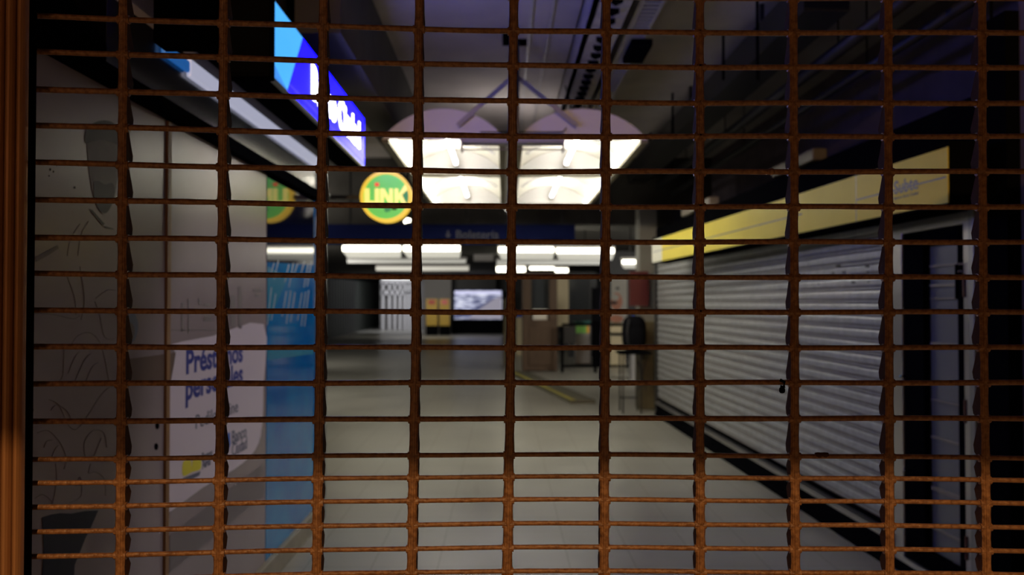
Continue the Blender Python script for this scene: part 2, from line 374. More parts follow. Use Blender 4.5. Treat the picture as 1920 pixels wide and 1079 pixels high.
for c in ([(132,650),(146,630),(170,625),(190,650),(205,720)], [(120,652),(118,700),(112,715)], [(150,500),(158,560),(152,600)],
          [(92,750),(110,760),(130,800),(150,800),(190,740),(214,722)], [(95,770),(106,760),(124,770),(136,792)],
          [(70,812),(90,808),(112,830),(124,860),(120,880)], [(160,860),(158,830),(175,808),(194,812),(200,840)],
          [(104,870),(106,900),(98,945),(86,955)], [(170,870),(166,888),(180,886),(196,900),(198,930)], [(66,935),(80,928),(96,940),(94,948)],
          [(180,560),(200,545),(216,545)], [(178,566),(186,590),(196,632),(214,636)], [(142,912),(150,895),(152,930),(130,944)],
          [(128,700),(140,670),(150,660)], [(140,716),(158,676),(170,664)], [(160,718),(172,690),(184,680)], [(66,588),(100,590),(136,598),(150,592)],
          [(82,840),(88,828),(98,826)], [(96,860),(104,842),(110,836)], [(176,856),(184,836),(190,822)],
          [(126,480),(132,450),(150,420)], [(146,480),(152,440),(166,415)], [(126,520),(140,560),(142,590)]):
    curve(c, .0008)
mb.build('sketch_print', M['sketch'], p1)
for (x, y, r) in ((94,318,2.5),(100,322,2),(92,330,1.5),(140,352,2),(106,310,1.5),(295,799,6.5),(293,838,6.5)):
    MB().prism([onX(x+r*.55*math.cos(a*.524), y+r*math.sin(a*.524), PX+.001) for a in range(12)], (.0006, 0, 0)).build('spot_print', M['black'], p1)
# loan poster prints
decal(smooth_poly([(323,646),(400,630),(494,608),(494,720),(491,800),(478,845),(440,880),(380,915),(316,962),(313,950),(313,800),(318,730),(329,664)], 3), M['posterwhite'], p2, 'white_print')
decal([(318,724),(318,664),(330,660),(324,690)], M['posterbrown'], p2, 'table_print')
for (x0, y0, x1, y1) in ((340,568,344,622),(352,560,355,626),(383,590,397,603),(383,570,394,574),(432,555,441,612),(447,538,453,616),(475,542,490,548),(478,552,486,558),(322,618,405,620),(372,560,376,572)):
    MB().prism([onX(x0, y0, PX+.001), onX(x1, y0, PX+.001), onX(x1, y1, PX+.001), onX(x0, y1, PX+.001)], (.0005, 0, 0)).build('kitchen_print', M['postergrey'], p2)
decal([(318,1005),(494,870),(494,930),(318,1075)], M['postergrey'], p2, 'floor_reflection')  # reflection of the floor painted on as a grey band
TX = PX + .0022
def ptext(txt, px, py, size, wpx, m, name, bold=0):
    a = onX(px, py, TX); b = onX(wpx, py, TX)
    return text_mb(txt, size, frameL(TX, a.y, a.z), .0008, bold, width=b.y-a.y).build(name, m, p2)
ptext('Préstamos', 349, 701, .142, 455, M['inkblue'], 'lettering', .0042)
ptext('personales', 348, 750, .142, 455, M['inkblue'], 'lettering', .0042)
ptext('Pedilo online', 367, 805, .088, 446, M['inkgrey'], 'lettering', .0003)
ptext('Banco', 435, 833, .092, 462, M['inkgrey'], 'lettering', .001)
ptext('Ciudad', 435, 857, .092, 463, M['inkgrey'], 'lettering', .001)
ptext('Buenos', 379, 866, .055, 398, M['inkgrey'], 'lettering', .001)
ptext('Aires', 379, 880, .055, 395, M['inkgrey'], 'lettering', .001)
decal([(422,822),(427,812),(431,812),(432,834),(426,850),(422,846)], M['logoblue'], p2, 'bank_mark_print', .002)
decal(smooth_poly([(343,868),(352,862),(358,864),(359,878),(362,862),(372,859),(377,862),(376,880),(360,886),(343,893)], 3), M['logoyellow'], p2, 'city_mark_print', .002)
decal([(343,897),(376,884),(374,892),(343,908)], M['inkgrey'], p2, 'city_mark_print', .002)

# ------------------------------------------------------------ lit blue sign
SX = -1.06; SY0, SY1, SZ0, SZ1 = 3.3, 6.47, 2.63, 3.0
bs = box((XL+.10, SY0, SZ0), (SX-.01, SY1, SZ1)).build('bank_sign', M['black'])
tag(bs, 'long lit blue bank sign with white lettering above the left shopfront', 'sign')
bf = box((SX-.01, SY0+.01, SZ0+.01), (SX, SY1-.005, SZ1-.005)).build('lit_face', M['signblue'], bs)
box((SX-.014, SY0, SZ0-.012), (SX+.006, SY1, SZ0+.004)).build('chrome_edge', M['steel'], bs)
box((SX, SY0+.01, SZ0+.045), (SX+.0006, SY1-.005, SZ0+.053)).build('border_line', M['signline'], bs)
def sdecal(pts, m, name, lift=.001):
    q = []
    for x, y in pts:
        p = onX(x, y, SX+lift); q.append((SX+lift, max(SY0+.01, min(SY1, p.y)), max(SZ0+.012, min(SZ1-.006, p.z))))
    return MB().prism(q, (.0006, 0, 0)).build(name, m, bs)
# pale emblem panel
Ya = onX(567, 70, SX).y; Yb = onX(538, 170, SX).y
MB().prism([(SX+.001, SY0+.01, SZ1-.006), (SX+.001, Ya, SZ1-.006), (SX+.001, Yb, onX(538,170,SX).z), (SX+.001, SY0+.01, onX(538,170,SX).z)], (.0006,0,0)).build('emblem', M['signsky'], bs)
MB().prism([(SX+.0018, SY0+.01, onX(538,170,SX).z), (SX+.0018, Yb, onX(538,170,SX).z), (SX+.0018, SY0+.01, 2.86)], (.0006,0,0)).build('emblem', M['signskyb'], bs)
lst = empty('fascia_reflection', (XL+.02, 5, 2.57), 'glowing band in place of the sign reflection along the top of the glossy fascia', 'reflection band')  # bank sign reflection in the fascia, put in as a glowing strip
box((XL+.009, 3.62, 2.56), (XL+.03, 6.15, 2.64)).build('reflection_band', M['reflectionglow'], lst, bevel=.008)
box((XL+.009, 3.35, 2.575), (XL+.03, 3.615, 2.625)).build('blue_reflection_band', mat('blue_reflection_band', (.1,.3,.6), .5, emit=(.01,.12,.45), es=.6), lst, bevel=.008)
text_mb('Banco Ciudad', .262, frameL(SX+.002, onX(584,180,SX).y, 2.735), .002, .009, width=1.56).build('lettering', M['signwhite'], bs)

# black hanging boxes in front of the strip
def hung(px0, px1, pyb, Y, d, name, label, cat):
    a = onY(px0, pyb, Y); b = onY(px1, pyb, Y)
    e = empty(name, (a.x, Y, a.z), label, cat)
    box((a.x, Y, a.z), (b.x, Y+d, a.z+.62)).build('casing', M['black'], e, bevel=.006)
    box((a.x+.012, Y-.003, a.z+.012), (b.x-.012, Y, a.z+.6)).build('front_panel', M['black'], e)
    box(((a.x+b.x)/2-.02, Y+d/2-.02, a.z+.62), ((a.x+b.x)/2+.02, Y+d/2+.02, CZ)).build('hanger', M['black'], e)
hung(416, 505, 143, 3.2, .08, 'hanging_monitor', 'black hanging box in front of the pale blue end of the bank sign', 'monitor')
a = onX(285, 50, XL+.1)
hung(286, 358, 80, 2.6, .10, 'hanging_speaker', 'smaller black box hung left of the hanging monitor', 'speaker')

# ------------------------------------------------------------ round lit sign
Yd = 6.5; c = onY(724, 369, Yd); R = 48.5/F*Yd
ls = empty('round_sign', c, 'round green and yellow lit sign reading LINK on the left', 'sign')
def disc(r0, y0, y1, cc=c, n=48): return MB().prism([(cc.x+r0*math.cos(2*math.pi*k/n), y0, cc.z+r0*math.sin(2*math.pi*k/n)) for k in range(n)], (0, y1-y0, 0))
disc(R*.99, Yd+.002, Yd+.10).build('casing', M['linkyellow'], ls)
disc(R*.885, Yd-.003, Yd+.001).build('face', M['linkgreen'], ls)
mb = MB(); n = 48
for k in range(n):
    a0, a1 = 2*math.pi*k/n, 2*math.pi*(k+1)/n
    q = lambda r, a, y: (c.x+r*math.cos(a), y, c.z+r*math.sin(a))
    mb.hexa([q(R*.87,a0,Yd-.012), q(R,a0,Yd-.012), q(R,a1,Yd-.012), q(R*.87,a1,Yd-.012), q(R*.87,a0,Yd+.004), q(R,a0,Yd+.004), q(R,a1,Yd+.004), q(R*.87,a1,Yd+.004)])
mb.build('ring', M['linkyellow'], ls)
u = Yd/F
def lp(pts, m, name, dy=.006): return MB().prism([(c.x+(x-724)*u, Yd-dy, c.z-(y-369)*u) for x, y in pts], (0, .001, 0)).build(name, m, ls)
lp([(757,352),(762,346),(767,358),(767,372),(763,384),(753,366)], M['linkdark'], 'dark_patch')
lp([(684,354),(693,354),(693,377),(702,377),(702,384),(684,384)], M['linktext'], 'letter_l', .008)
lp([(703,354),(711,354),(711,384),(703,384)], M['linktext'], 'letter_i', .008)
lp([(713,354),(721,354),(730,371),(730,354),(737,354),(737,384),(730,384),(720,366),(720,384),(713,384)], M['linktext'], 'letter_n', .008)
lp([(740,354),(747,354),(747,366),(757,350),(762,343),(768,352),(754,366),(763,384),(754,384),(749,373),(747,376),(747,384),(740,384)], M['linktext'], 'letter_k', .008)
lp([(703,343),(711,343),(711,350),(703,350)], M['linkred'], 'red_square', .008)
lp([(735,388),(744,388),(744,394),(735,394)], M['black'], 'small_print', .008)
lp([(721,389),(733,389),(733,396),(724,399),(721,395)], M['linkdark'], 'small_print', .008)
box((XL+.0, 6.38, c.z-.015), (XL+.035, Yd+.06, c.z+.015)).box((XL+.0, Yd+.03, c.z-.015), (c.x-R*.9, Yd+.06, c.z+.015)).build('bracket', M['darkgrey'], ls)

# small bright spotlight under the round sign
p = onY(764, 414, 9.0)
sp = empty('spotlight', p, 'tiny bright spotlight below the round lit sign', 'spotlight')
MB().tube([p+Vector((-.035,0,-.02)), p+Vector((0,0,.005)), p+Vector((.03,0,.0))], [.014,.024,.02], 10).build('bulb', M['tubewarm'], sp)
MB().tube([p+Vector((0,.03,.03)), p+Vector((0,.05,CZ-p.z))], .012, 8).build('stem', M['black'], sp)

# ------------------------------------------------------------ twin vaulted lamp
Y0, YM, Y1 = 7.4, 9.4, 12.2
ZB = onY(960, 262, Y0).z; ZT = onY(960, 204, Y0).z
XA = onY(716, 262, Y0).x; XB = onY(948, 262, Y0).x; XC = onY(968, 262, Y0).x; XD = onY(1214, 262, Y0).x
vl = empty('vaulted_ceiling_lamp', ((XA+XD)/2, Y0, ZB), 'large twin-vaulted white lamp hanging over the passage', 'ceiling lamp')
def arch(xa, xb, k, N, inset=0, zt=None):
    t = k/N; h = (zt or ZT)-ZB-inset; hw = (xb-xa)/2-inset
    # circular arc through the two springing points
    Rr = (hw*hw+h*h)/(2*h); a0 = math.asin(min(1, hw/Rr)); a = -a0+2*a0*t
    return ((xa+xb)/2+Rr*math.sin(a), ZB+h-Rr+Rr*math.cos(a))
N = 20
for (xa, xb) in ((XA, XB), (XC, XD)):
    for (ya, yb) in ((Y0, YM-.05), (YM+.05, Y1)):
        mb = MB()
        for k in range(N):
            (x0, z0), (x1, z1) = arch(xa, xb, k, N), arch(xa, xb, k+1, N)
            (u0, w0), (u1, w1) = arch(xa, xb, k, N, .012), arch(xa, xb, k+1, N, .012)
            mb.hexa([(u0,ya,w0),(x0,ya,z0),(x0,yb,z0),(u0,yb,w0),(u1,ya,w1),(x1,ya,z1),(x1,yb,z1),(u1,yb,w1)])
        mb.build('vault_shell', M['innerwhite'], vl, smooth=False)
        for yy in (ya-.006, yb-.006):
            pts = [(arch(xa, xb, k, N)[0], yy, arch(xa, xb, k, N)[1]) for k in range(N+1)]
            MB().prism(pts, (0, .012, 0)).build('end_plate', M['white'], vl)
        xm = (xa+xb)/2
        tb = MB().tube([(xm, ya+.12, ZB+.10), (xm, yb-.12, ZB+.10)], .019, 12).build('fluorescent_tube', M['tube'], vl)
        for yy in (ya+.06, yb-.06):
            box((xm-.02, yy-.06, ZB+.075), (xm+.02, yy+.055, ZB+.15)).build('lamp_holder', M['white'], vl)
        # arched rib in the middle of the vault
        ym = (ya+yb)/2+.2; mb = MB()
        for k in range(2, N-2):
            (x0, z0), (x1, z1) = arch(xa, xb, k, N, .014), arch(xa, xb, k+1, N, .014)
            (u0, w0), (u1, w1) = arch(xa, xb, k, N, .05), arch(xa, xb, k+1, N, .05)
            mb.hexa([(u0,ym,w0),(x0,ym,z0),(x0,ym+.03,z0),(u0,ym+.03,w0),(u1,ym,w1),(x1,ym,z1),(x1,ym+.03,z1),(u1,ym+.03,w1)])
        mb.build('rib', M['white'], vl)
        # side light ledges
        for sx, x in ((1, xa), (-1, xb)):
            box((x, ya, ZB-.028), (x+sx*.06, yb, ZB)).build('rim', M['rim'], vl)
        if xa == XA: box((xa+.07, ya+.05, ZB+.004), (xa+.115, yb-.05, ZB+.02)).build('diffuser_strip', M['tubewarm'], vl)
        else: box((xb-.115, ya+.05, ZB+.004), (xb-.07, yb-.05, ZB+.02)).build('diffuser_strip', M['tubewarm'], vl)
    box((xa, YM-.05, ZB-.028), (xb, YM+.05, ZB+.03)).build('cross_bar', M['rim'], vl)
    box((xa, Y1, ZB-.028), (xb, Y1+.03, ZB+.02)).build('cross_bar', M['rim'], vl)
box((XB-.0, Y0, ZB-.02), (XC+.0, Y1, ZB+.01)).build('centre_panel', M['white'], vl)
a, b = onY(864, 284, 7.3), onY(1058, 246, 7.3)
a = a+Vector((0,0,0)); zg = onY(960, 272, 7.3).z
gb = box((a.x, 7.20, zg), (b.x, 7.36, onY(960, 261, 7.3).z)).build('gear_box', M['housing'], vl, bevel=.008)
box((a.x+.01, 7.20, a.z-.004), (b.x-.01, 7.215, a.z+.006)).build('gear_cover', M['rim'], vl)
for x in (a.x+.004, b.x-.016):
    box((x, 7.19, a.z-.004), (x+.012, 7.37, zg+.03)).build('gear_end', M['housing'], vl)
box((a.x, 7.24, onY(960,261,7.3).z), (b.x, 7.32, onY(960,261,7.3).z+.03)).build('gear_tray', M['darkgrey'], vl)
c0 = onY(966, 240, 7.3)
box((c0.x-.035, 7.26, c0.z-.06), (c0.x+.035, 7.32, CZ)).build('hanger_post', M['darkgrey'], vl)
box((c0.x-.11, 7.2, CZ-.06), (c0.x+.11, 7.4, CZ)).build('ceiling_bracket', M['black'], vl)
q = onY(950, 150, 7.3)
for (x, y, s) in ((858, 235, -1), (1082, 236, 1)):
    e = onY(x, y, 7.34)
    st = Vector((c0.x+s*.03, 7.29, onY(960, 146, 7.3).z)); d = (e-st).normalized(); nrm = Vector((d.z, 0, -d.x))*.02
    MB().prism([st-nrm, st+nrm, e+nrm, e-nrm], (0, .012, 0)).build('brace', M['housing'], vl)
MB().prism([onY(937, 383, 12.24), onY(962, 383, 12.24), onY(962, 410, 12.24)], (0, .02, 0)).build('end_tab', M['white'], vl)
mb = MB().tube([onY(1060, 160, 7.5), onY(1070, 200, 7.45), onY(1066, 235, 7.42), onY(1055, 248, 7.36), onY(900, 248, 7.34)], .006, 6)
mb.build('cable', M['black'], vl, smooth=True)

# ------------------------------------------------------------ ceiling services
def run(x0, x1, z0, z1, y0=5.5, y1=13.45): return box((x0, y0, z0), (x1, y1, z1))
k = (CZ-1.6)/568.
tr = run(.60, .64, 3.62, CZ-.002, 5.5, 12.9); tr.box((.60, 5.5, 3.62), (.86, 12.9, 3.635))
t = tr.build('cable_trunking', M['galv']); tag(t, 'pale steel trunking running along the ceiling above the lamp', 'trunking')
for i in range(34):
    y = 5.6+i*.21; MB().prism([(.70, y, 3.62), (.79, y, 3.62), (.745, y+.07, 3.62)], (0, 0, -.035)).build('clip', M['black'], t)
t2 = run(.93, .965, 3.66, 3.80, 5.5, 12.6).build('ladder_tray', M['galv']); tag(t2, 'ladder cable tray with cross rungs beside the steel trunking', 'cable tray')
mb = MB()
for i in range(90): mb.box((.965, 5.5+i*.078, 3.66), (1.08, 5.535+i*.078, 3.68))
mb.build('rungs', M['cable'], t2)
run(1.08, 1.10, 3.66, 3.80, 5.5, 12.6).build('side_rail', M['galv'], t2)
box((.99, 6.6, 3.60), (1.16, 7.1, 3.66)).build('junction_box', M['black'], t2, bevel=.01)
mb = MB()
for yy in (6, 8, 10, 12): mb.box((1.0, yy, 3.68), (1.02, yy+.02, CZ))
for yy in (6, 8, 10, 12): mb.box((.94, yy, 3.80), (.96, yy+.02, CZ))
mb.build('hanger', M['galv'], t2)
t3 = run(.10, .58, 3.84, CZ, 5.5, 12.9).build('ceiling_panel', M['ceiling']); tag(t3, 'long pale ceiling board left of the steel trunking', 'ceiling board')
for x in (.20, .36): box((x, 5.5, 3.825), (x+.02, 12.9, 3.84)).build('ridge', M['galv'], t3)
d = run(1.95, 2.25, 3.50, 3.74).build('ventilation_duct', M['darkgrey']); tag(d, 'dark duct running below the ceiling on the right', 'duct')
for yy in (6.5, 9, 11.5):
    box((1.97, yy, 3.74), (2.0, yy+.03, CZ)).build('hanger', M['darkgrey'], d)
for i, (x, z, r, lab) in enumerate(((2.45, 3.45, .05, 'dark pipe just right of the duct'), (2.66, 3.32, .035, 'thin dark pipe, rightmost of the ceiling pipes'))):
    pi_ = MB().tube([(x, 4.5, z), (x, 13.45, z)], r, 12).build('ceiling_pipe', M['darkgrey'], smooth=True); tag(pi_, lab, 'pipe', 'pipes under the right ceiling')
    for yy in (6.2, 9.4, 12.4): MB().tube([(x, yy, z), (x, yy, CZ)], .006, 6).build('hanger', M['black'], pi_)
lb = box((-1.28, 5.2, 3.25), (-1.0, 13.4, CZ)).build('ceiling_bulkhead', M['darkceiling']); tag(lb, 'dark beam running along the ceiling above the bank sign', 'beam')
for j, (px, yt, yb, Y) in enumerate(((1356, 46, 150, 7.2), (1261, 160, 250, 9.3), (1420, 45, 150, 6.4))):
    a, b = onY(px, yt, Y), onY(px, yb, Y)
    r = MB().tube([(a.x, Y, CZ), (a.x, Y, b.z)], .012, 8).build('hanging_rod', M['black']); tag(r, ('thin dark rod hanging from the ceiling right of the lamp, the middle one', 'thin dark rod hanging from the ceiling nearest the vaulted lamp', 'thin dark rod hanging from the ceiling farthest right')[j], 'rod', 'rods hanging from the ceiling')

# ------------------------------------------------------------ right shopfront
def slat_profile():
    # one slat 84 mm: flat blade then a double groove; (dz, depth towards the passage)
    return [(0, .0), (.003, -.004), (.007, -.004), (.010, .005), (.021, .005), (.024, -.004), (.028, -.004), (.032, .006), (.045, .009), (.070, .009), (.080, .006)]
ZS0, ZS1, YS0, YS1 = .25, 2.32, 5.19, 12.15
prof = []; z = ZS0
while z < ZS1:
    prof += [(z+a, b) for a, b in slat_profile()]; z += .084
vs = []; fs = []
SEG = 8
for i in range(SEG+1):
    y = YS0+(YS1-YS0)*i/SEG
    for (zz, dd) in prof: vs.append((XR(y)-dd, y, zz))
n = len(prof)
for i in range(SEG):
    for j in range(n-1): fs.append((i*n+j, (i+1)*n+j, (i+1)*n+j+1, i*n+j+1))
sh = empty('roller_shutter', (XR(8), 8, .25), 'closed grey steel roller shutter along the right of the passage', 'shutter')
mbs = MB().add(vs, fs)
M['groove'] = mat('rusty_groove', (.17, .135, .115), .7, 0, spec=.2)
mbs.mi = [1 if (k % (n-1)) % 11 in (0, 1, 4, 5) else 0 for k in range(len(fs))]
ob = mbs.build('shutter_curtain', M['shutter'], sh, mats=[M['shutter'], M['groove']])
md = ob.modifiers.new('thick', 'SOLIDIFY'); md.thickness = .004
mb = MB(); random.seed(5)
for (px, py, r) in ((1574,499,5),(1585,511,4),(1565,513,4),(1629,500,5),(1630,510,3),(1510,516,2.5),(1538,533,2.5),(1603,530,5),(1632,529,2.5)):
    d = ray(px, py); t = 2.36/(d.x+.025*d.y)*1.06
    X = lambda: 0
    # hit the shutter plane x = 2.5 - .025 y
    t = 2.5/(d.x+.025*d.y); P = EYE + d*t
    rr = r/F*P.y
    mb.prism([(P.x-.0150, P.y+1.8*rr*math.cos(a*.785), P.z+rr*.45*math.sin(a*.785)) for a in range(8)], (.0075, 0, 0))
mb.build('dent_marks', M['darkgrey'], sh)
slab_r(YS0-.02, YS1, .05, .165, -.09, .03).build('plinth', M['black'], sh)
slab_r(YS0-.02, YS1, 0, .05, -.09, .05).build('plinth', M['black'], sh)
slab_r(YS0-.02, YS1, .165, .18, -.09, .045).build('bottom_rail', M['alu'], sh)
slab_r(YS0-.02, YS1, .185, .197, -.09, .04).build('bottom_rail', M['alu'], sh)
slab_r(YS0-.02, YS1, .197, .25, -.09, -.02).build('shadow_gap', M['black'], sh)
slab_r(12.16, 12.24, 0, 2.3, -.08, .03).build('guide_post', M['darkgrey'], sh)

# fascia box and header above the shutter
struct('trim_9', slab_r(4.28, 12.3, 2.13, 2.66, -.4, -.01), M['black'], 'black header above the shutter and the glass door', 'header')
# the yellow sign: its own direction
A = Vector((2.15, 4.10, 0)); B = Vector((1.80, 10.35, 0)); dv = (B-A); L = dv.length; dv.normalize(); nv = Vector((-dv.y, dv.x, 0))
if nv.x > 0: nv = -nv
zT, zB = onY(1785, 275, 4.10).z, onY(1785, 381, 4.10).z
def sg(s, d, z): return A + dv*s + nv*d + Vector((0, 0, z))
def sgbox(s0, s1, d0, d1, z0, z1):
    return MB().hexa([sg(s0,d0,z0), sg(s0,d1,z0), sg(s1,d1,z0), sg(s1,d0,z0), sg(s0,d0,z1), sg(s0,d1,z1), sg(s1,d1,z1), sg(s1,d0,z1)])
ys = empty('yellow_sign', A+Vector((0,0,zB)), 'long yellow fascia sign reading Subte above the right shutter', 'sign')
sgbox(0, L, -.20, -.006, zB-.01, zT+.03).build('sign_box', M['black'], ys)
sgbox(.005, L-.5, -.006, 0, zB, zT).build('sign_face', M['yellow'], ys)
sgbox(L-.5, L, -.006, 0, zB, zT).build('end_face', M['yellowedge'], ys)
sgbox(0, L, -.03, .006, zB-.012, zB).build('lower_edge', M['black'], ys)
sgbox(.95, .956, 0, .001, zB, zT).build('joint', M['steel'], ys)
# thin grey stripe
zs = onY(1783, 331, 4.1).z
sgbox(.02, .95, 0, .0008, zs-.004, zs+.004).build('stripe', M['inkgrey'], ys)
sgbox(1.75, L-.05, 0, .0008, zs-.004, zs+.004).build('stripe', M['inkgrey'], ys)
def syl(s, z): # writing on the sign faces the passage and reads from far to near
    r = -dv; p = sg(s, .001, z); n3 = nv
    return Matrix(((r.x,0,n3.x,p.x),(r.y,0,n3.y,p.y),(0,1,0,p.z),(0,0,0,1)))
def s_at(px):  # distance along the sign at a pixel column
    d = ray(px, 400); # solve EYE+d*t on line A+dv*s in plan
    det = d.x*(-dv.y) - (-dv.x)*d.y
    s = (d.x*(A.y) - d.y*(A.x))/(-(d.x*dv.y - d.y*dv.x)); return s
s1, s0 = s_at(1677), s_at(1722)
text_mb('Subte', .098, syl(s1, zs-.022), .001, .0018, width=s1-s0).build('lettering', M['inkgrey'], ys)
text_mb('Buenos Aires Ciudad', .022, syl(s1, zs-.052), .001, 0, width=s1-s0).build('lettering', M['inkgrey'], ys)

# glass door
dr = empty('door_1', (XR(4.7), 4.7, 0), 'narrow black-framed glass door with aluminium frame at the right', 'door', kind='structure')
YD0, YD1 = 4.37, 5.25; ZD = onY(1692, 430, 5.12).z
slab_r(5.04, 5.16, 0, ZD+.03, -.08, .015).build('door_frame', M['alu'], dr, bevel=.004)
slab_r(4.33, 4.39, 0, ZD+.03, -.08, .015).build('door_frame', M['alu'], dr, bevel=.004)
slab_r(4.27, 4.32, 0, ZD+.05, -.08, .03).build('door_frame', M['steel'], dr, bevel=.004)
slab_r(4.39, 5.04, ZD-.035, ZD+.03, -.08, .015).build('door_frame', M['alu'], dr, bevel=.004)
slab_r(4.27, 5.16, ZD+.06, 2.13, -.08, -.02).build('transom', M['black'], dr)
leaf = slab_r(4.40, 4.47, .16, ZD-.04, -.03, -.0).build('door_leaf', M['black'], dr)
slab_r(4.82, 5.04, .16, ZD-.04, -.03, -.0).build('door_leaf', M['black'], dr)
slab_r(4.40, 5.04, ZD-.12, ZD-.035, -.03, -.0).build('door_leaf', M['black'], dr)
slab_r(4.40, 5.04, .10, .20, -.03, -.0).build('door_leaf', M['black'], dr)
slab_r(4.39, 5.16, .07, .10, -.08, .02).build('threshold', M['alu'], dr)
slab_r(4.33, 5.16, 0, .07, -.08, .018).build('threshold', M['black'], dr)
pane = slab_r(4.47, 4.82, .20, ZD-.12, -.045, -.04).build('backboard', M['nearwall'], dr)
pane.data.materials[0] = mat('grey_green_board', (.20, .205, .19), .35, 0, spec=.3)
mb = None
for (zz, th) in ((1.80, .012), (1.69, .014), (1.62, .008), (1.36, .02), (1.05, .008), (.84, .012), (.55, .02), (.33, .012)):
    slab_r(4.49, 4.80, zz, zz+th, -.04, -.025).build('shelf_edge', M['kerb'], dr)
MB().tube([(XR(4.43)-.028, 4.43, 1.62), (XR(4.43)-.028, 4.43, 1.80)], .008, 8).build('door_handle', M['black'], leaf)
for (px, py) in ((1695,579),(1689,706),(1697,881),(1799,495),(1798,509)):
    d = ray(px, py); t = 2.47/(d.x+.025*d.y); P = EYE+d*t
    MB().tube([P+Vector((.03,0,0)), P+Vector((-.004,0,0)), P+Vector((-.008,0,0))], [.007,.007,.003], 8).build('screw', M['chrome'], dr)
for z0 in (1.75, 1.1, .4):
    slab_r(4.372, 4.386, z0-.12, z0, -.0, .022).build('hinge', M['redboard'], dr)

# boxes on top of the header
for (x0, x1, y, lab) in ((1500, 1622, 282, 'olive box on top of the black header, the nearer one'), (1318, 1362, 384, 'pale box on top of the header near the far end')):
    Y = 6.3 if x0 == 1500 else 9.2
    ya = Y; yb = Y+(.9 if x0 == 1500 else 1.3)
    o = slab_r(ya, yb, 2.66, 2.75, -.06, .05).build('header_box', M['olive'] if x0 == 1500 else M['kerb'], bevel=.01); tag(o, lab, 'box', 'boxes on the header')
r = MB().tube([(2.42, 4.19, 2.85), (2.42, 4.19, 3.5)], .008, 6).build('thin_conduit', M['black']); tag(r, 'thin conduit at the top right corner', 'conduit')

# pillar at the far end of the shopfront
a = onZ(1205, 775, 0)
pl = box((2.02, 12.75, 0), (2.30, 13.15, 1.32)).build('pillar', M['olive'], bevel=.01); tag(pl, 'olive brown square pillar past the end of the shutter', 'pillar')
box((2.03, 12.76, 1.32), (2.29, 13.14, 3.05)).build('pillar_shaft', mat('pillar_paint', (.24, .23, .20), .5), pl)

# ------------------------------------------------------------ direction sign across
YB = 13.2
a, b = onY(560, 459, YB), onY(1078, 421, YB)
ds = empty('direction_sign', (a.x, YB, a.z), 'wide dark navy direction sign reading Boletería across the passage', 'sign')
box((a.x, YB, a.z), (b.x, YB+.12, b.z)).build('sign_box', M['navy'], ds, bevel=.006)
t0, t1 = onY(855, 448, YB), onY(935, 448, YB)
text_mb('Boletería', .19, frameY(t0.x, YB-.001, t0.z), .002, .002, width=t1.x-t0.x).build('lettering', M['navytext'], ds)
ar = onY(840, 440, YB)
MB().prism([(ar.x-.012, YB-.002, ar.z+.06), (ar.x+.012, YB-.002, ar.z+.06), (ar.x+.012, YB-.002, ar.z), (ar.x+.045, YB-.002, ar.z), (ar.x, YB-.002, ar.z-.06), (ar.x-.045, YB-.002, ar.z), (ar.x-.012, YB-.002, ar.z)], (0,.002,0)).build('arrow', M['navytext'], ds)
for x in (-2.4, -.6, .9): box((x, YB+.04, b.z), (x+.03, YB+.07, CZ)).build('hanger', M['darkgrey'], ds)

# ------------------------------------------------------------ hall battens
def batten(x0, x1, yt, yb, Y, m, label, refl=True, top=None):
    a, b = onY(x0, yb, Y), onY(x1, yt, Y); zc = (onY(x0, yt, Y).z + 0)
    e = empty('strip_light', ((a.x+b.x)/2, Y, zc), label, 'strip light', 'strip lights in the far hall')
    r = (yb-yt)/2/F*Y
    MB().tube([(a.x+.02, Y, b.z-r), (b.x-.02, Y, b.z-r)], r, 12).build('fluorescent_tube', m, e, smooth=True)
    box((a.x, Y+r*.3, b.z-r*.2), (b.x, Y+.12, b.z+.06)).build('housing', M['housing'], e)
    if refl:
        p0, p1 = onY(x0+8, refl, Y+.02), onY(x1-3, refl, Y+.02)
        MB().prism([(a.x, Y+.03, b.z-2*r), (b.x, Y+.03, b.z-2*r), (p1.x, Y+.22, p1.z), (p0.x, Y+.22, p0.z)], (0, .012, 0)).build('reflector', M['diff'], e)
    box(((a.x+b.x)/2-.01, Y+.05, b.z+.06), ((a.x+b.x)/2+.01, Y+.07, 3.05)).build('hanger', M['darkgrey'], e)
batten(641, 752, 461, 471, 17, M['tubewarm'], 'bright strip light, leftmost of the front row in the far hall', 483)
batten(755, 864, 461, 471, 17, M['tubewarm'], 'bright strip light, second from the left in the front row', 483)
batten(933, 1040, 464, 473, 17, M['tubewarm'], 'bright strip light, third from the left in the front row', 486)
batten(1042, 1153, 466, 475, 17, M['tubewarm'], 'bright strip light, rightmost of the front row in the far hall', 487)
batten(650, 875, 487, 494, 21.5, M['tubeold'], 'dim strip light in the second row at the left', 0)
batten(930, 1128, 489, 497, 21.5, M['tubeold'], 'dim strip light in the second row at the right', 0)
batten(704, 880, 500, 508, 26, M['tubedim'], 'warm strip light in the back row at the left', 0)
batten(930, 986, 501, 510, 26, M['tubewarm'], 'short bright strip light in the back row right of the centre', 0)
batten(1040, 1066, 504, 511, 26, M['tubewarm'], 'shortest strip light, at the right end of the back row', 0)
batten(992, 1040, 501, 506, 26, M['tubewarm'], 'slim strip light between the two short ones in the back row', 0)
batten(1165, 1201, 488, 495, 16.2, M['tubewarm'], 'small strip light beside the pillar at the right', 503)
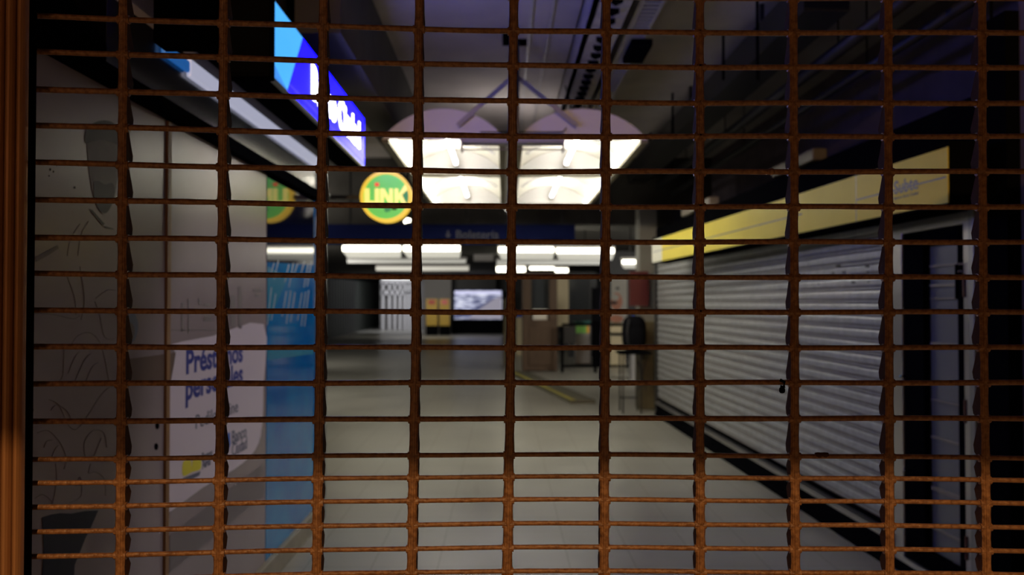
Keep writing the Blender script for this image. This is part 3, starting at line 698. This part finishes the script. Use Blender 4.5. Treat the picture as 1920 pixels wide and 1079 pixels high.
# hanging panels in the middle of the hall ceiling
o = box(onY(888, 490, 24), onY(925, 478, 24.2)).build('hanging_display', M['housing']); tag(o, 'small greenish hanging panel between the two groups of strip lights', 'panel')
box((o.location.x-.02, 24.08, o.location.z+.1), (o.location.x+.02, 24.12, 3.05)).build('hanger', M['darkgrey'], o)
o = box(onY(884, 545, 46), onY(930, 510, 46.2)).build('ceiling_unit', M['darkgrey']); tag(o, 'dark box high above the lit screen', 'box')

# ------------------------------------------------------------ far end
def fb(x0, y0, x1, y1, Y, d=.1):
    a, b = onY(x0, y1, Y), onY(x1, y0, Y); return box((a.x, Y, max(0, a.z)), (b.x, Y+d, b.z))
FY = 44.0
sc = empty('video_screen', (onY(896, 600, FY).x, FY, 0), 'large lit video screen at the end of the hall', 'screen')
fb(852, 545, 941, 599, FY, .1).build('display', M['screen'], sc)
fp = lambda pts, m, n: MB().prism([onY(x, y, FY-.01) for x, y in pts], (0, .005, 0)).build(n, m, sc)
fp([(853,546),(940,546),(940,551),(853,552)], mat('picture_ceiling', (0,0,0), emit=(.72,.72,1), es=.9), 'picture_ceiling')
fp([(940,556),(940,598),(878,598),(905,575),(922,562)], mat('picture_floor', (0,0,0), emit=(.30,.28,.34), es=.9), 'picture_floor')
fp([(853,590),(878,584),(905,570),(925,558),(928,560),(908,575),(880,594),(853,598)], mat('picture_benches', (0,0,0), emit=(.09,.10,.20), es=.9), 'picture_benches')
fb(847, 600, 943, 640, FY-.2, 1.2).build('plinth', M['black'], sc)
fb(849, 543, 943, 601, FY+.05, .2).build('casing', M['black'], sc)
for i, (x0, x1, lm, lab) in enumerate(((799, 820, 'redlabel', 'yellow cabinet with a red label, left of the pair by the screen'), (824, 843, 'pinklabel', 'yellow cabinet with a pink label, right of the pair by the screen'))):
    e = empty('ticket_machine', (onY((x0+x1)/2, 620, 42).x, 42, 0), lab, 'ticket machine', 'yellow cabinets beside the screen')
    mbody = fb(x0, 561, x1, 611, 42, .5).build('body', M['yellowpanel'], e)
    fb(x0, 611, x1, 640, 42, .5).build('base', M['black'], e)
    fb(x0+4, 563, x1-4, 571, 41.97, .03).build('label_panel', M[lm], mbody)
struct('wall_back', fb(795, 515, 846, 640, 45.5, .2), M['housing'], 'grey wall section behind the yellow cabinets', 'wall')
struct('wall_back', fb(828, 520, 1200, 640, 47, .2), M['darkgrey'], 'dark grey wall behind the lit screen', 'wall')
# dark green ribbed wall on the left
a, b = onZ(616, 636, 0), onZ(712, 612, 0)
dvv = (b-a); mb = MB(); nn = 26
for i in range(nn):
    t0, t1 = i/nn, (i+.72)/nn; zt = 2.7+.25*t0
    p, q = a+dvv*t0, a+dvv*t1
    mb.hexa([(p.x-.3,p.y,0),(p.x,p.y,0),(q.x,q.y,0),(q.x-.3,q.y,0),(p.x-.3,p.y,zt),(p.x,p.y,zt),(q.x,q.y,zt),(q.x-.3,q.y,zt)])
    p2_, q2_ = a+dvv*t1, a+dvv*((i+1)/nn)
    mb.hexa([(p2_.x-.3,p2_.y,0),(p2_.x-.12,p2_.y,0),(q2_.x-.12,q2_.y,0),(q2_.x-.3,q2_.y,0),(p2_.x-.3,p2_.y,zt),(p2_.x-.12,p2_.y,zt),(q2_.x-.12,q2_.y,zt),(q2_.x-.3,q2_.y,zt)])
o = mb.build('ribbed_shopfront', M['greenwall']); tag(o, 'closed dark green ribbed shopfront on the far left of the hall', 'shopfront')
# white turnstile gates
e = empty('white_railing', (onY(745, 607, 50).x, 50, 0), 'white barred gate at the far left end of the hall', 'gate')
for x in (716, 728, 738, 748, 757, 764, 771):
    fb(x, 530, x+4.5, 640, 50, .1).build('bar', M['white'], e)
fb(714, 524, 776, 534, 50, .15).build('top_rail', M['white'], e)
fb(714, 545, 776, 553, 50, .15).build('middle_rail', M['white'], e)
struct('wall_back', fb(712, 520, 795, 640, 51.5, .2), M['housing'], 'grey wall behind the white barred gate', 'wall')
wl = fb(716, 520, 775, 525, 49, .2).build('light_box', M['diff']); tag(wl, 'glowing header above the white barred gate', 'light')

# wooden booth
YBo = 19.8
bo = empty('wooden_booth', (onY(1012, 697, YBo).x, YBo, 0), 'brown wooden booth with a glazed upper half right of the centre', 'booth')
fb(980, 600, 1045, 696, YBo, 1.0).build('lower_panel', M['boothwood'], bo, bevel=.01)
fb(980, 518, 996, 600, YBo, 1.0).build('post', M['boothwood'], bo)
fb(1030, 518, 1045, 600, YBo, 1.0).build('post', M['boothwood'], bo)
fb(980, 512, 1045, 522, YBo, 1.0).build('roof', M['boothwood'], bo)
fb(996, 522, 1030, 600, YBo+.1, .04).build('pane', M['boothglass'], bo)
fb(992, 616, 1036, 686, YBo-.02, .03).build('raised_panel', M['boothwood'], bo, bevel=.01)
fb(999, 580, 1027, 602, YBo+.06, .03).build('notice', M['creamlight'], bo)
# panels and column behind
o = fb(1042, 522, 1066, 612, 23, .4).build('cream_column', M['cream']); tag(o, 'cream coloured square column behind the wooden booth', 'column')
kg = empty('glass_kiosk', (onY(1100, 650, 25).x, 25, 0), 'dark glazed kiosk front behind the barrier', 'kiosk')
fb(1066, 515, 1146, 700, 25, .1).build('glazing', M['boothglass'], kg)
for x in (1066, 1104, 1142): fb(x, 515, x+4, 700, 24.95, .12).build('mullion', M['darkgrey'], kg)
fb(1066, 510, 1146, 517, 24.95, .2).build('header', M['darkgrey'], kg)
o = fb(1112, 540, 1128, 604, 21, .35).build('dark_cabinet', M['fabric']); tag(o, 'tall black cabinet in front of the glazed kiosk', 'cabinet')
box((o.location.x-.1, 21.1, 0), (o.location.x+.1, 21.3, o.location.z)).build('stand', M['black'], o)
# small posts/boards left of booth
o = fb(944, 560, 955, 690, 22, .3).build('narrow_post', M['olive']); tag(o, 'narrow olive post between the screen and the wooden booth', 'post')
o = fb(968, 595, 979, 700, 26, .3).build('paper_stand', M['cream']); tag(o, 'small leaflet stand left of the wooden booth', 'stand')
o = fb(966, 588, 981, 595, 25.9, .3).build('tray', M['bluecloth'], o)

# wall with poster
struct('wall_right', box((2.9, 24.0, 0), (7.9, 24.15, 3.05)), M['darkgrey'], 'dark wall behind the pale poster in the far hall', 'wall')
po = fb(1146, 520, 1176, 640, 23.9, .06).build('face_poster', M['creamlight']); tag(po, 'tall pale poster with an orange shape on the far wall', 'poster')
def oval(x, y, rx, ry, Y, m, n): MB().prism([onY(x+rx*math.cos(k*.3927), y+ry*math.sin(k*.3927), Y) for k in range(16)], (0, .01, 0)).build(n, m, po)
oval(1156, 566, 11, 17, 23.88, M['orangepaint'], 'orange_print')
oval(1153, 558, 8, 6, 23.87, M['creamlight'], 'pale_print')
oval(1151, 568, 7, 3, 23.86, M['posterhair'], 'dark_print')
oval(1156, 598, 13, 7, 23.88, M['orangepaint'], 'orange_print')
fb(1155, 539, 1161, 543, 23.86, .02).build('dark_print', M['posterhair'], po)
struct('wall_right', box((2.4, 13.9, 0), (3.0, 14.1, 3.05)), M['darkwall'], 'dark return wall behind the pillar', 'wall')
rb = fb(1180, 509, 1216, 574, 12.66, .05).build('notice_board', M['redboard']); tag(rb, 'dark red board fixed to the front of the pillar', 'board')
box((2.06, 12.71, rb.location.z+.1), (2.12, 12.76, rb.location.z+.2)).build('bracket', M['black'], rb)

# metal barrier
YBa = 19.6
ba = empty('crowd_barrier', (onY(1120, 697, YBa).x, YBa, 0), 'black tubular barrier between the booth and the pillar', 'barrier')
def rod(pts, r, Y): return MB().tube([onY(x, y, Y) for x, y in pts], r, 8)
for x in (1054, 1116, 1184):
    b0 = onY(x, 612, YBa); MB().tube([(b0.x, YBa, 0), (b0.x, YBa, b0.z)], .035, 8).build('post', M['black'], ba)
rod([(1054, 609), (1190, 609)], .03, YBa).build('rail', M['black'], ba)
rod([(1054, 687), (1190, 687)], .03, YBa).build('rail', M['black'], ba)
rod([(1118, 626), (1184, 626)], .02, YBa).build('rail', M['black'], ba)
fb(1057, 612, 1080, 645, YBa+.02, .02).build('infill_panel', M['darkgrey'], ba)
# bin with label
bi = empty('waste_bin', (onY(1093, 660, 22).x, 22, 0), 'grey bin with a green and orange label behind the barrier', 'bin')
bbody = fb(1079, 608, 1107, 683, 22, .4).build('body', M['housing'], bi, bevel=.02)
fb(1078, 602, 1107, 609, 21.98, .44).build('lid', M['teal'], bi)
fb(1080, 612, 1100, 625, 21.96, .03).build('label_panel', M['greenlabel'], bbody)
fb(1100, 612, 1105, 625, 21.96, .03).build('label_panel', M['orangelabel'], bbody)
# cream counter
ct = empty('cream_counter', (onY(1160, 690, 21).x, 21, 0), 'cream counter with shelves behind the dark table', 'counter')
fb(1145, 606, 1172, 690, 21, .5).build('body', M['cream'], ct)
for y in (607, 625, 648): fb(1144, y, 1173, y+4, 20.95, .1).build('shelf', M['darkgrey'], ct)
o = fb(1184, 650, 1203, 712, 17.8, .3).build('white_box', M['housing']); tag(o, 'white box standing behind the legs of the dark table', 'box')

# table with bag
YT = 13.0
zt = onY(1180, 655, YT).z
tb = empty('trestle_table', (onY(1185, 700, YT).x, YT, 0), 'tall dark table with thin folding legs beside the pillar', 'table')
x0, x1 = onY(1150, 655, YT).x, onY(1203, 655, YT).x
box((x0, YT-.75, zt-.04), (x1+.03, YT-.28, zt)).build('table_top', M['black'], tb, bevel=.005)
for (x, y) in ((x0+.05, YT-.7), (x0+.05, YT-.34), (x1-.12, YT-.7), (x1-.12, YT-.34)):
    MB().tube([(x, y, 0), (x, y, zt-.04)], .012, 8).build('leg', M['darkgrey'], tb)
MB().tube([(x1-.12, YT-.4, .75), (x1, YT-.4, .3)], .009, 6).build('brace', M['darkgrey'], tb)
MB().tube([(x1, YT-.4, .75), (x1-.12, YT-.4, .3)], .009, 6).build('brace', M['darkgrey'], tb)
MB().tube([(x0+.05, YT-.4, .2), (x1-.12, YT-.4, .2)], .01, 6).build('stretcher', M['darkgrey'], tb)
# backpack: rounded body
def blob(cx, cy, cz, rx, ry, rz, nu=16, nv_=12, e=.65):
    vs = []; fs = []
    sg_ = lambda v, p: math.copysign(abs(v)**p, v)
    for i in range(nv_+1):
        ph = -math.pi/2+math.pi*i/nv_
        for j in range(nu):
            th = 2*math.pi*j/nu
            vs.append((cx+rx*sg_(math.cos(ph), e)*sg_(math.cos(th), e), cy+ry*sg_(math.cos(ph), e)*sg_(math.sin(th), e), cz+rz*sg_(math.sin(ph), e)))
    for i in range(nv_):
        for j in range(nu): fs.append((i*nu+j, i*nu+(j+1) % nu, (i+1)*nu+(j+1) % nu, (i+1)*nu+j))
    return MB().add(vs, fs)
a, b = onY(1168, 654, YT-.45), onY(1212, 592, YT-.45)
bp = empty('backpack', ((a.x+b.x)/2, YT-.2, zt), 'black backpack standing on the tall dark table', 'backpack')
hx, hz = (b.x-a.x)/2*1.04, (b.z-zt)/2
blob((a.x+b.x)/2-.01, YT-.45, zt+hz, hx, .13, hz).build('body', M['fabric'], bp, smooth=True)
blob((a.x+b.x)/2+.01, YT-.57, zt+hz*.75, hx*.7, .06, hz*.55).build('front_pocket', M['fabric'], bp, smooth=True)
xm = a.x+.04
MB().tube([(xm+.03, YT-.59, zt+hz*1.8), (xm, YT-.62, zt+hz*1.2), (xm+.01, YT-.61, zt+hz*.5), (xm+.05, YT-.57, zt+.05)], .012, 8).build('strap', M['darkgrey'], bp, smooth=True)
MB().tube([onY(1183, 597, YT-.45), onY(1187, 591, YT-.45), onY(1193, 597, YT-.45)], .014, 8).build('handle', M['bluecloth'], bp, smooth=True)

# ramp on the floor
pts = [onZ(950, 694, .06), onZ(990, 697, .06), onZ(1116, 750, .06), onZ(1070, 751, .06)]
ra = MB().prism([(p.x, p.y, 0) for p in pts], (0, 0, .06)).build('floor_ramp', M['matdark']); tag(ra, 'long low ramp board with yellow edge lying on the floor', 'ramp')
q = [pts[0], pts[3]]; ww = Vector((.05, 0, 0))
MB().prism([(q[0].x, q[0].y, .061), (q[0].x+.08, q[0].y, .061), (q[1].x+.08, q[1].y, .061), (q[1].x, q[1].y, .061)], (0, 0, .004)).build('yellow_edge', M['matyellow'], ra)

# ------------------------------------------------------------ the rolling grille
XT = [44, 232, 420, 607, 786, 963, 1137, 1311.5, 1487, 1664, 1839.5, 2015]     # chain columns at y 5
XMd = [41, 229, 415, 600, 779, 957.5, 1135, 1312, 1489, 1665.5, 1843, 2020]    # y 650
XBt = [38, 226, 410.5, 594, 772, 951.5, 1132.5, 1313, 1490.5, 1667.5, 1849, 2028]    # y 1070
YC = [-73, -7, 58, 123, 190, 256, 322, 388, 454, 520, 585.5, 652, 718, 785, 852.5, 894, 937, 982, 1026.5, 1071, 1115]
YLd = [-32, -30, -28, -27, -23, -21, -17, -14, -9, -7, -3, -1, 2, 6, 10, 13, 15, 16, 18, 19, 20]
def gx(c, y):
    a, m_, b = XT[c], XMd[c], XBt[c]
    l = lambda t, p, q: p+(q-p)*t
    return l((y-5)/645, a, m_) if y < 650 else l((y-650)/420, m_, b)
def gy(r, x):
    t = (962-x)/892
    if t > 0: return YC[r]+YLd[r]*t**1.25 + (2.5*math.sin(t*3) if r < 6 else 0)*0
    t = -t
    return YC[r] + (3.5*math.sin(min(t, .5)*math.pi) if r < 5 else 0) + (6.5*t**1.5 if r >= 14 else 0)
def gd(x):
    t = (962-x)/892
    return 1.65/(1+(.0475*t**1.3 if t > 0 else .007*(-t)))
gr = empty('rolling_grille', (0, 1.65, .3), 'rust-brown rolling security grille across the whole view', 'grille')
random.seed(11)
for r in range(len(YC)):
    xs = [30+ i*(2050-30)/44 for i in range(45)]
    ph = random.uniform(0, 6); pts = []
    for x in xs: pts.append(onY(x, gy(r, x)+.7*math.sin(x*.011+ph), gd(x)))
    rad = .0054 if r < 14 else .0047
    MB().tube(pts, [rad*(1+.05*random.uniform(-1, 1)) for _ in pts], 10).build('rod', M['rust'], gr, smooth=True)
flprof = [(0, .008), (.12, .009), (.45, .019), (.72, .026), (.9, .022), (1, .009)]
flshort = [(0, .009), (.15, .012), (.5, .024), (.8, .018), (1, .010)]
for c in range(len(XT)):
    mb = MB()
    for r in range(len(YC)-1):
        ya, yb = gy(r, XT[c]), gy(r+1, XT[c])
        A0 = onY(gx(c, ya), ya, gd(gx(c, ya))); B0 = onY(gx(c, yb), yb, gd(gx(c, yb)))
        short = r >= 14; w0 = .0086 if not short else .0093
        jx = random.uniform(-.0006, .0006)
        pr = flshort if short else flprof
        yf = -.0072   # front plate offset
        w_top, w_mid, w_bot = w0*1.0, w0*.90, w0*1.02
        def wid(t): return w0*(1.06-.16*math.sin(math.pi*min(1, t*1.02)))*(1 if t > .02 else 1)
        n = len(pr)
        over = .004
        for i in range(n-1):
            (t0, d0), (t1, d1) = pr[i], pr[i+1]
            P = A0.lerp(B0, t0) + Vector((jx, 0, over if i == 0 else 0)); Q = A0.lerp(B0, t1) + Vector((jx, 0, 0))
            wa, wb = wid(t0), wid(t1); e = .0022 if (r+i) % 2 == 0 else .0022
            th = .0016
            # front plate: flat middle, edges folded back, raised centre rib
            ca, cb_ = wa*.62, wb*.62; bk = .0038
            xa = [(-wa, bk), (-ca, 0), (-wa*.36, 0), (-wa*.26, -.0014), (wa*.26, -.0014), (wa*.36, 0), (ca, 0), (wa, bk)]
            xb = [(-wb, bk), (-cb_, 0), (-wb*.36, 0), (-wb*.26, -.0014), (wb*.26, -.0014), (wb*.36, 0), (cb_, 0), (wb, bk)]
            fr = [P+Vector((x, yf+y, 0)) for x, y in xa] + [P+Vector((wa, yf+.006, 0)), P+Vector((-wa, yf+.006, 0))]
            bkk = [Q+Vector((x, yf+y, 0)) for x, y in xb] + [Q+Vector((wb, yf+.006, 0)), Q+Vector((-wb, yf+.006, 0))]
            mb.add(fr+bkk, [tuple(range(10)), tuple(range(19, 9, -1))]+[(q, (q+1) % 10, 10+(q+1) % 10, 10+q) for q in range(10)])
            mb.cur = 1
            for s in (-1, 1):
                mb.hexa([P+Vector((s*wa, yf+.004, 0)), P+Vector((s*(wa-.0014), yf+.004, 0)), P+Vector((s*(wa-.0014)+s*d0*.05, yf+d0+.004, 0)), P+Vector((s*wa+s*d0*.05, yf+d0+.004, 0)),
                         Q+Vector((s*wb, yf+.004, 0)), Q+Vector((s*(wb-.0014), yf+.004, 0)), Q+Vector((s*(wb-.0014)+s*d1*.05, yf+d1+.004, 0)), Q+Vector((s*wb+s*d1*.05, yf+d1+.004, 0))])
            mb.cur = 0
        # eye rolled round the rod
        mb.tube([A0+Vector((-.0112, 0, -.001)), A0+Vector((.0112, 0, -.001))], .0082 if not short else .0078, 10)
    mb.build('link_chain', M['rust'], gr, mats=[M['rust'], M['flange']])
# small ties caught on the grille
P = onY(1464, 719, gd(1464))
tk = empty('padlock', P, 'small dark lump like a padlock hung on a grille rod at the right', 'padlock')
MB().tube([P+Vector((-.004,-.008,.007)), P+Vector((.004,-.009,.003)), P+Vector((.004,-.008,-.006)), P+Vector((-.003,-.008,-.006))], .003, 8).build('shackle', M['black'], tk, smooth=True)
blob(P.x-.0005, P.y-.009, P.z-.0125, .0058, .004, .0062, e=.8).build('body', M['black'], tk, smooth=True)
P = onY(1540, 854, gd(1540))
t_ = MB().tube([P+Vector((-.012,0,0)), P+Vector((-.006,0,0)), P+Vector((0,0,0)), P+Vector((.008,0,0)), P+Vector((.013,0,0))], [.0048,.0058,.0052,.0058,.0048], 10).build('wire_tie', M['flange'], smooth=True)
tag(t_, 'dark wire wrapped round a grille rod low on the right', 'wire')
P = onY(1445, 322, gd(1445))
t_ = MB().tube([P+Vector((-.004,0,.001)), P+Vector((.001,-.001,0)), P+Vector((.006,0,-.001))], [.0056,.0074,.0054], 10).build('wire_tie', M['rust'], smooth=True)
tag(t_, 'rusty lump wrapped round a grille rod left of the yellow sign', 'wire')

# guide rail on the left: ribbed channel
def gp(px, y, Y): return onY(px, y, Y)
YG = 1.50
gl = empty('guide_rail', onY(30, 1200, YG), 'bronze ribbed guide rail standing at the left edge', 'guide rail')
def rib(xa, xb, name, m, bulge, d):
    # lens shaped vertical rib between pixel columns (leaning slightly as in the photo)
    sec = []
    vs = []
    for yy, off in ((-160, 2), (1240, -12)):
        for k in range(9):
            a = math.pi*k/8; x = (xa+xb)/2-(xb-xa)/2*math.cos(a)
            p = onY(x+off, yy, YG); vs.append((p.x, YG-bulge*1.6*math.sin(a), p.z))
        for x in (xb, xa):
            p = onY(x+off, yy, YG); vs.append((p.x, YG+d, p.z))
    n = 11
    fs = [(i, (i+1) % n, n+(i+1) % n, n+i) for i in range(n)] + [tuple(range(n)), tuple(range(2*n-1, n-1, -1))]
    MB().add(vs, fs).build(name, m, gl)
rib(-40, -6, 'rib', M['rail'], .010, .004)
rib(-4, 13.5, 'rib', M['rail'], .011, .004)
rib(16, 34, 'rib', M['rail'], .011, .004)
rib(37, 52.5, 'rib', M['rail'], .010, .004)
vs = []
for yy, off in ((-160, 2), (1240, -12)):
    for x, Y in ((51, YG+.038), (63.5, YG+.036), (61.5, YG+.044), (-40, YG+.044), (-40, YG+.04)):
        p = onY(x+off, yy, YG+.03); vs.append((p.x, Y, p.z))
fs = [(i, (i+1) % 5, 5+(i+1) % 5, 5+i) for i in range(5)] + [tuple(range(5)), tuple(range(9, 4, -1))]
MB().add(vs, fs).build('channel', M['black'], gl)
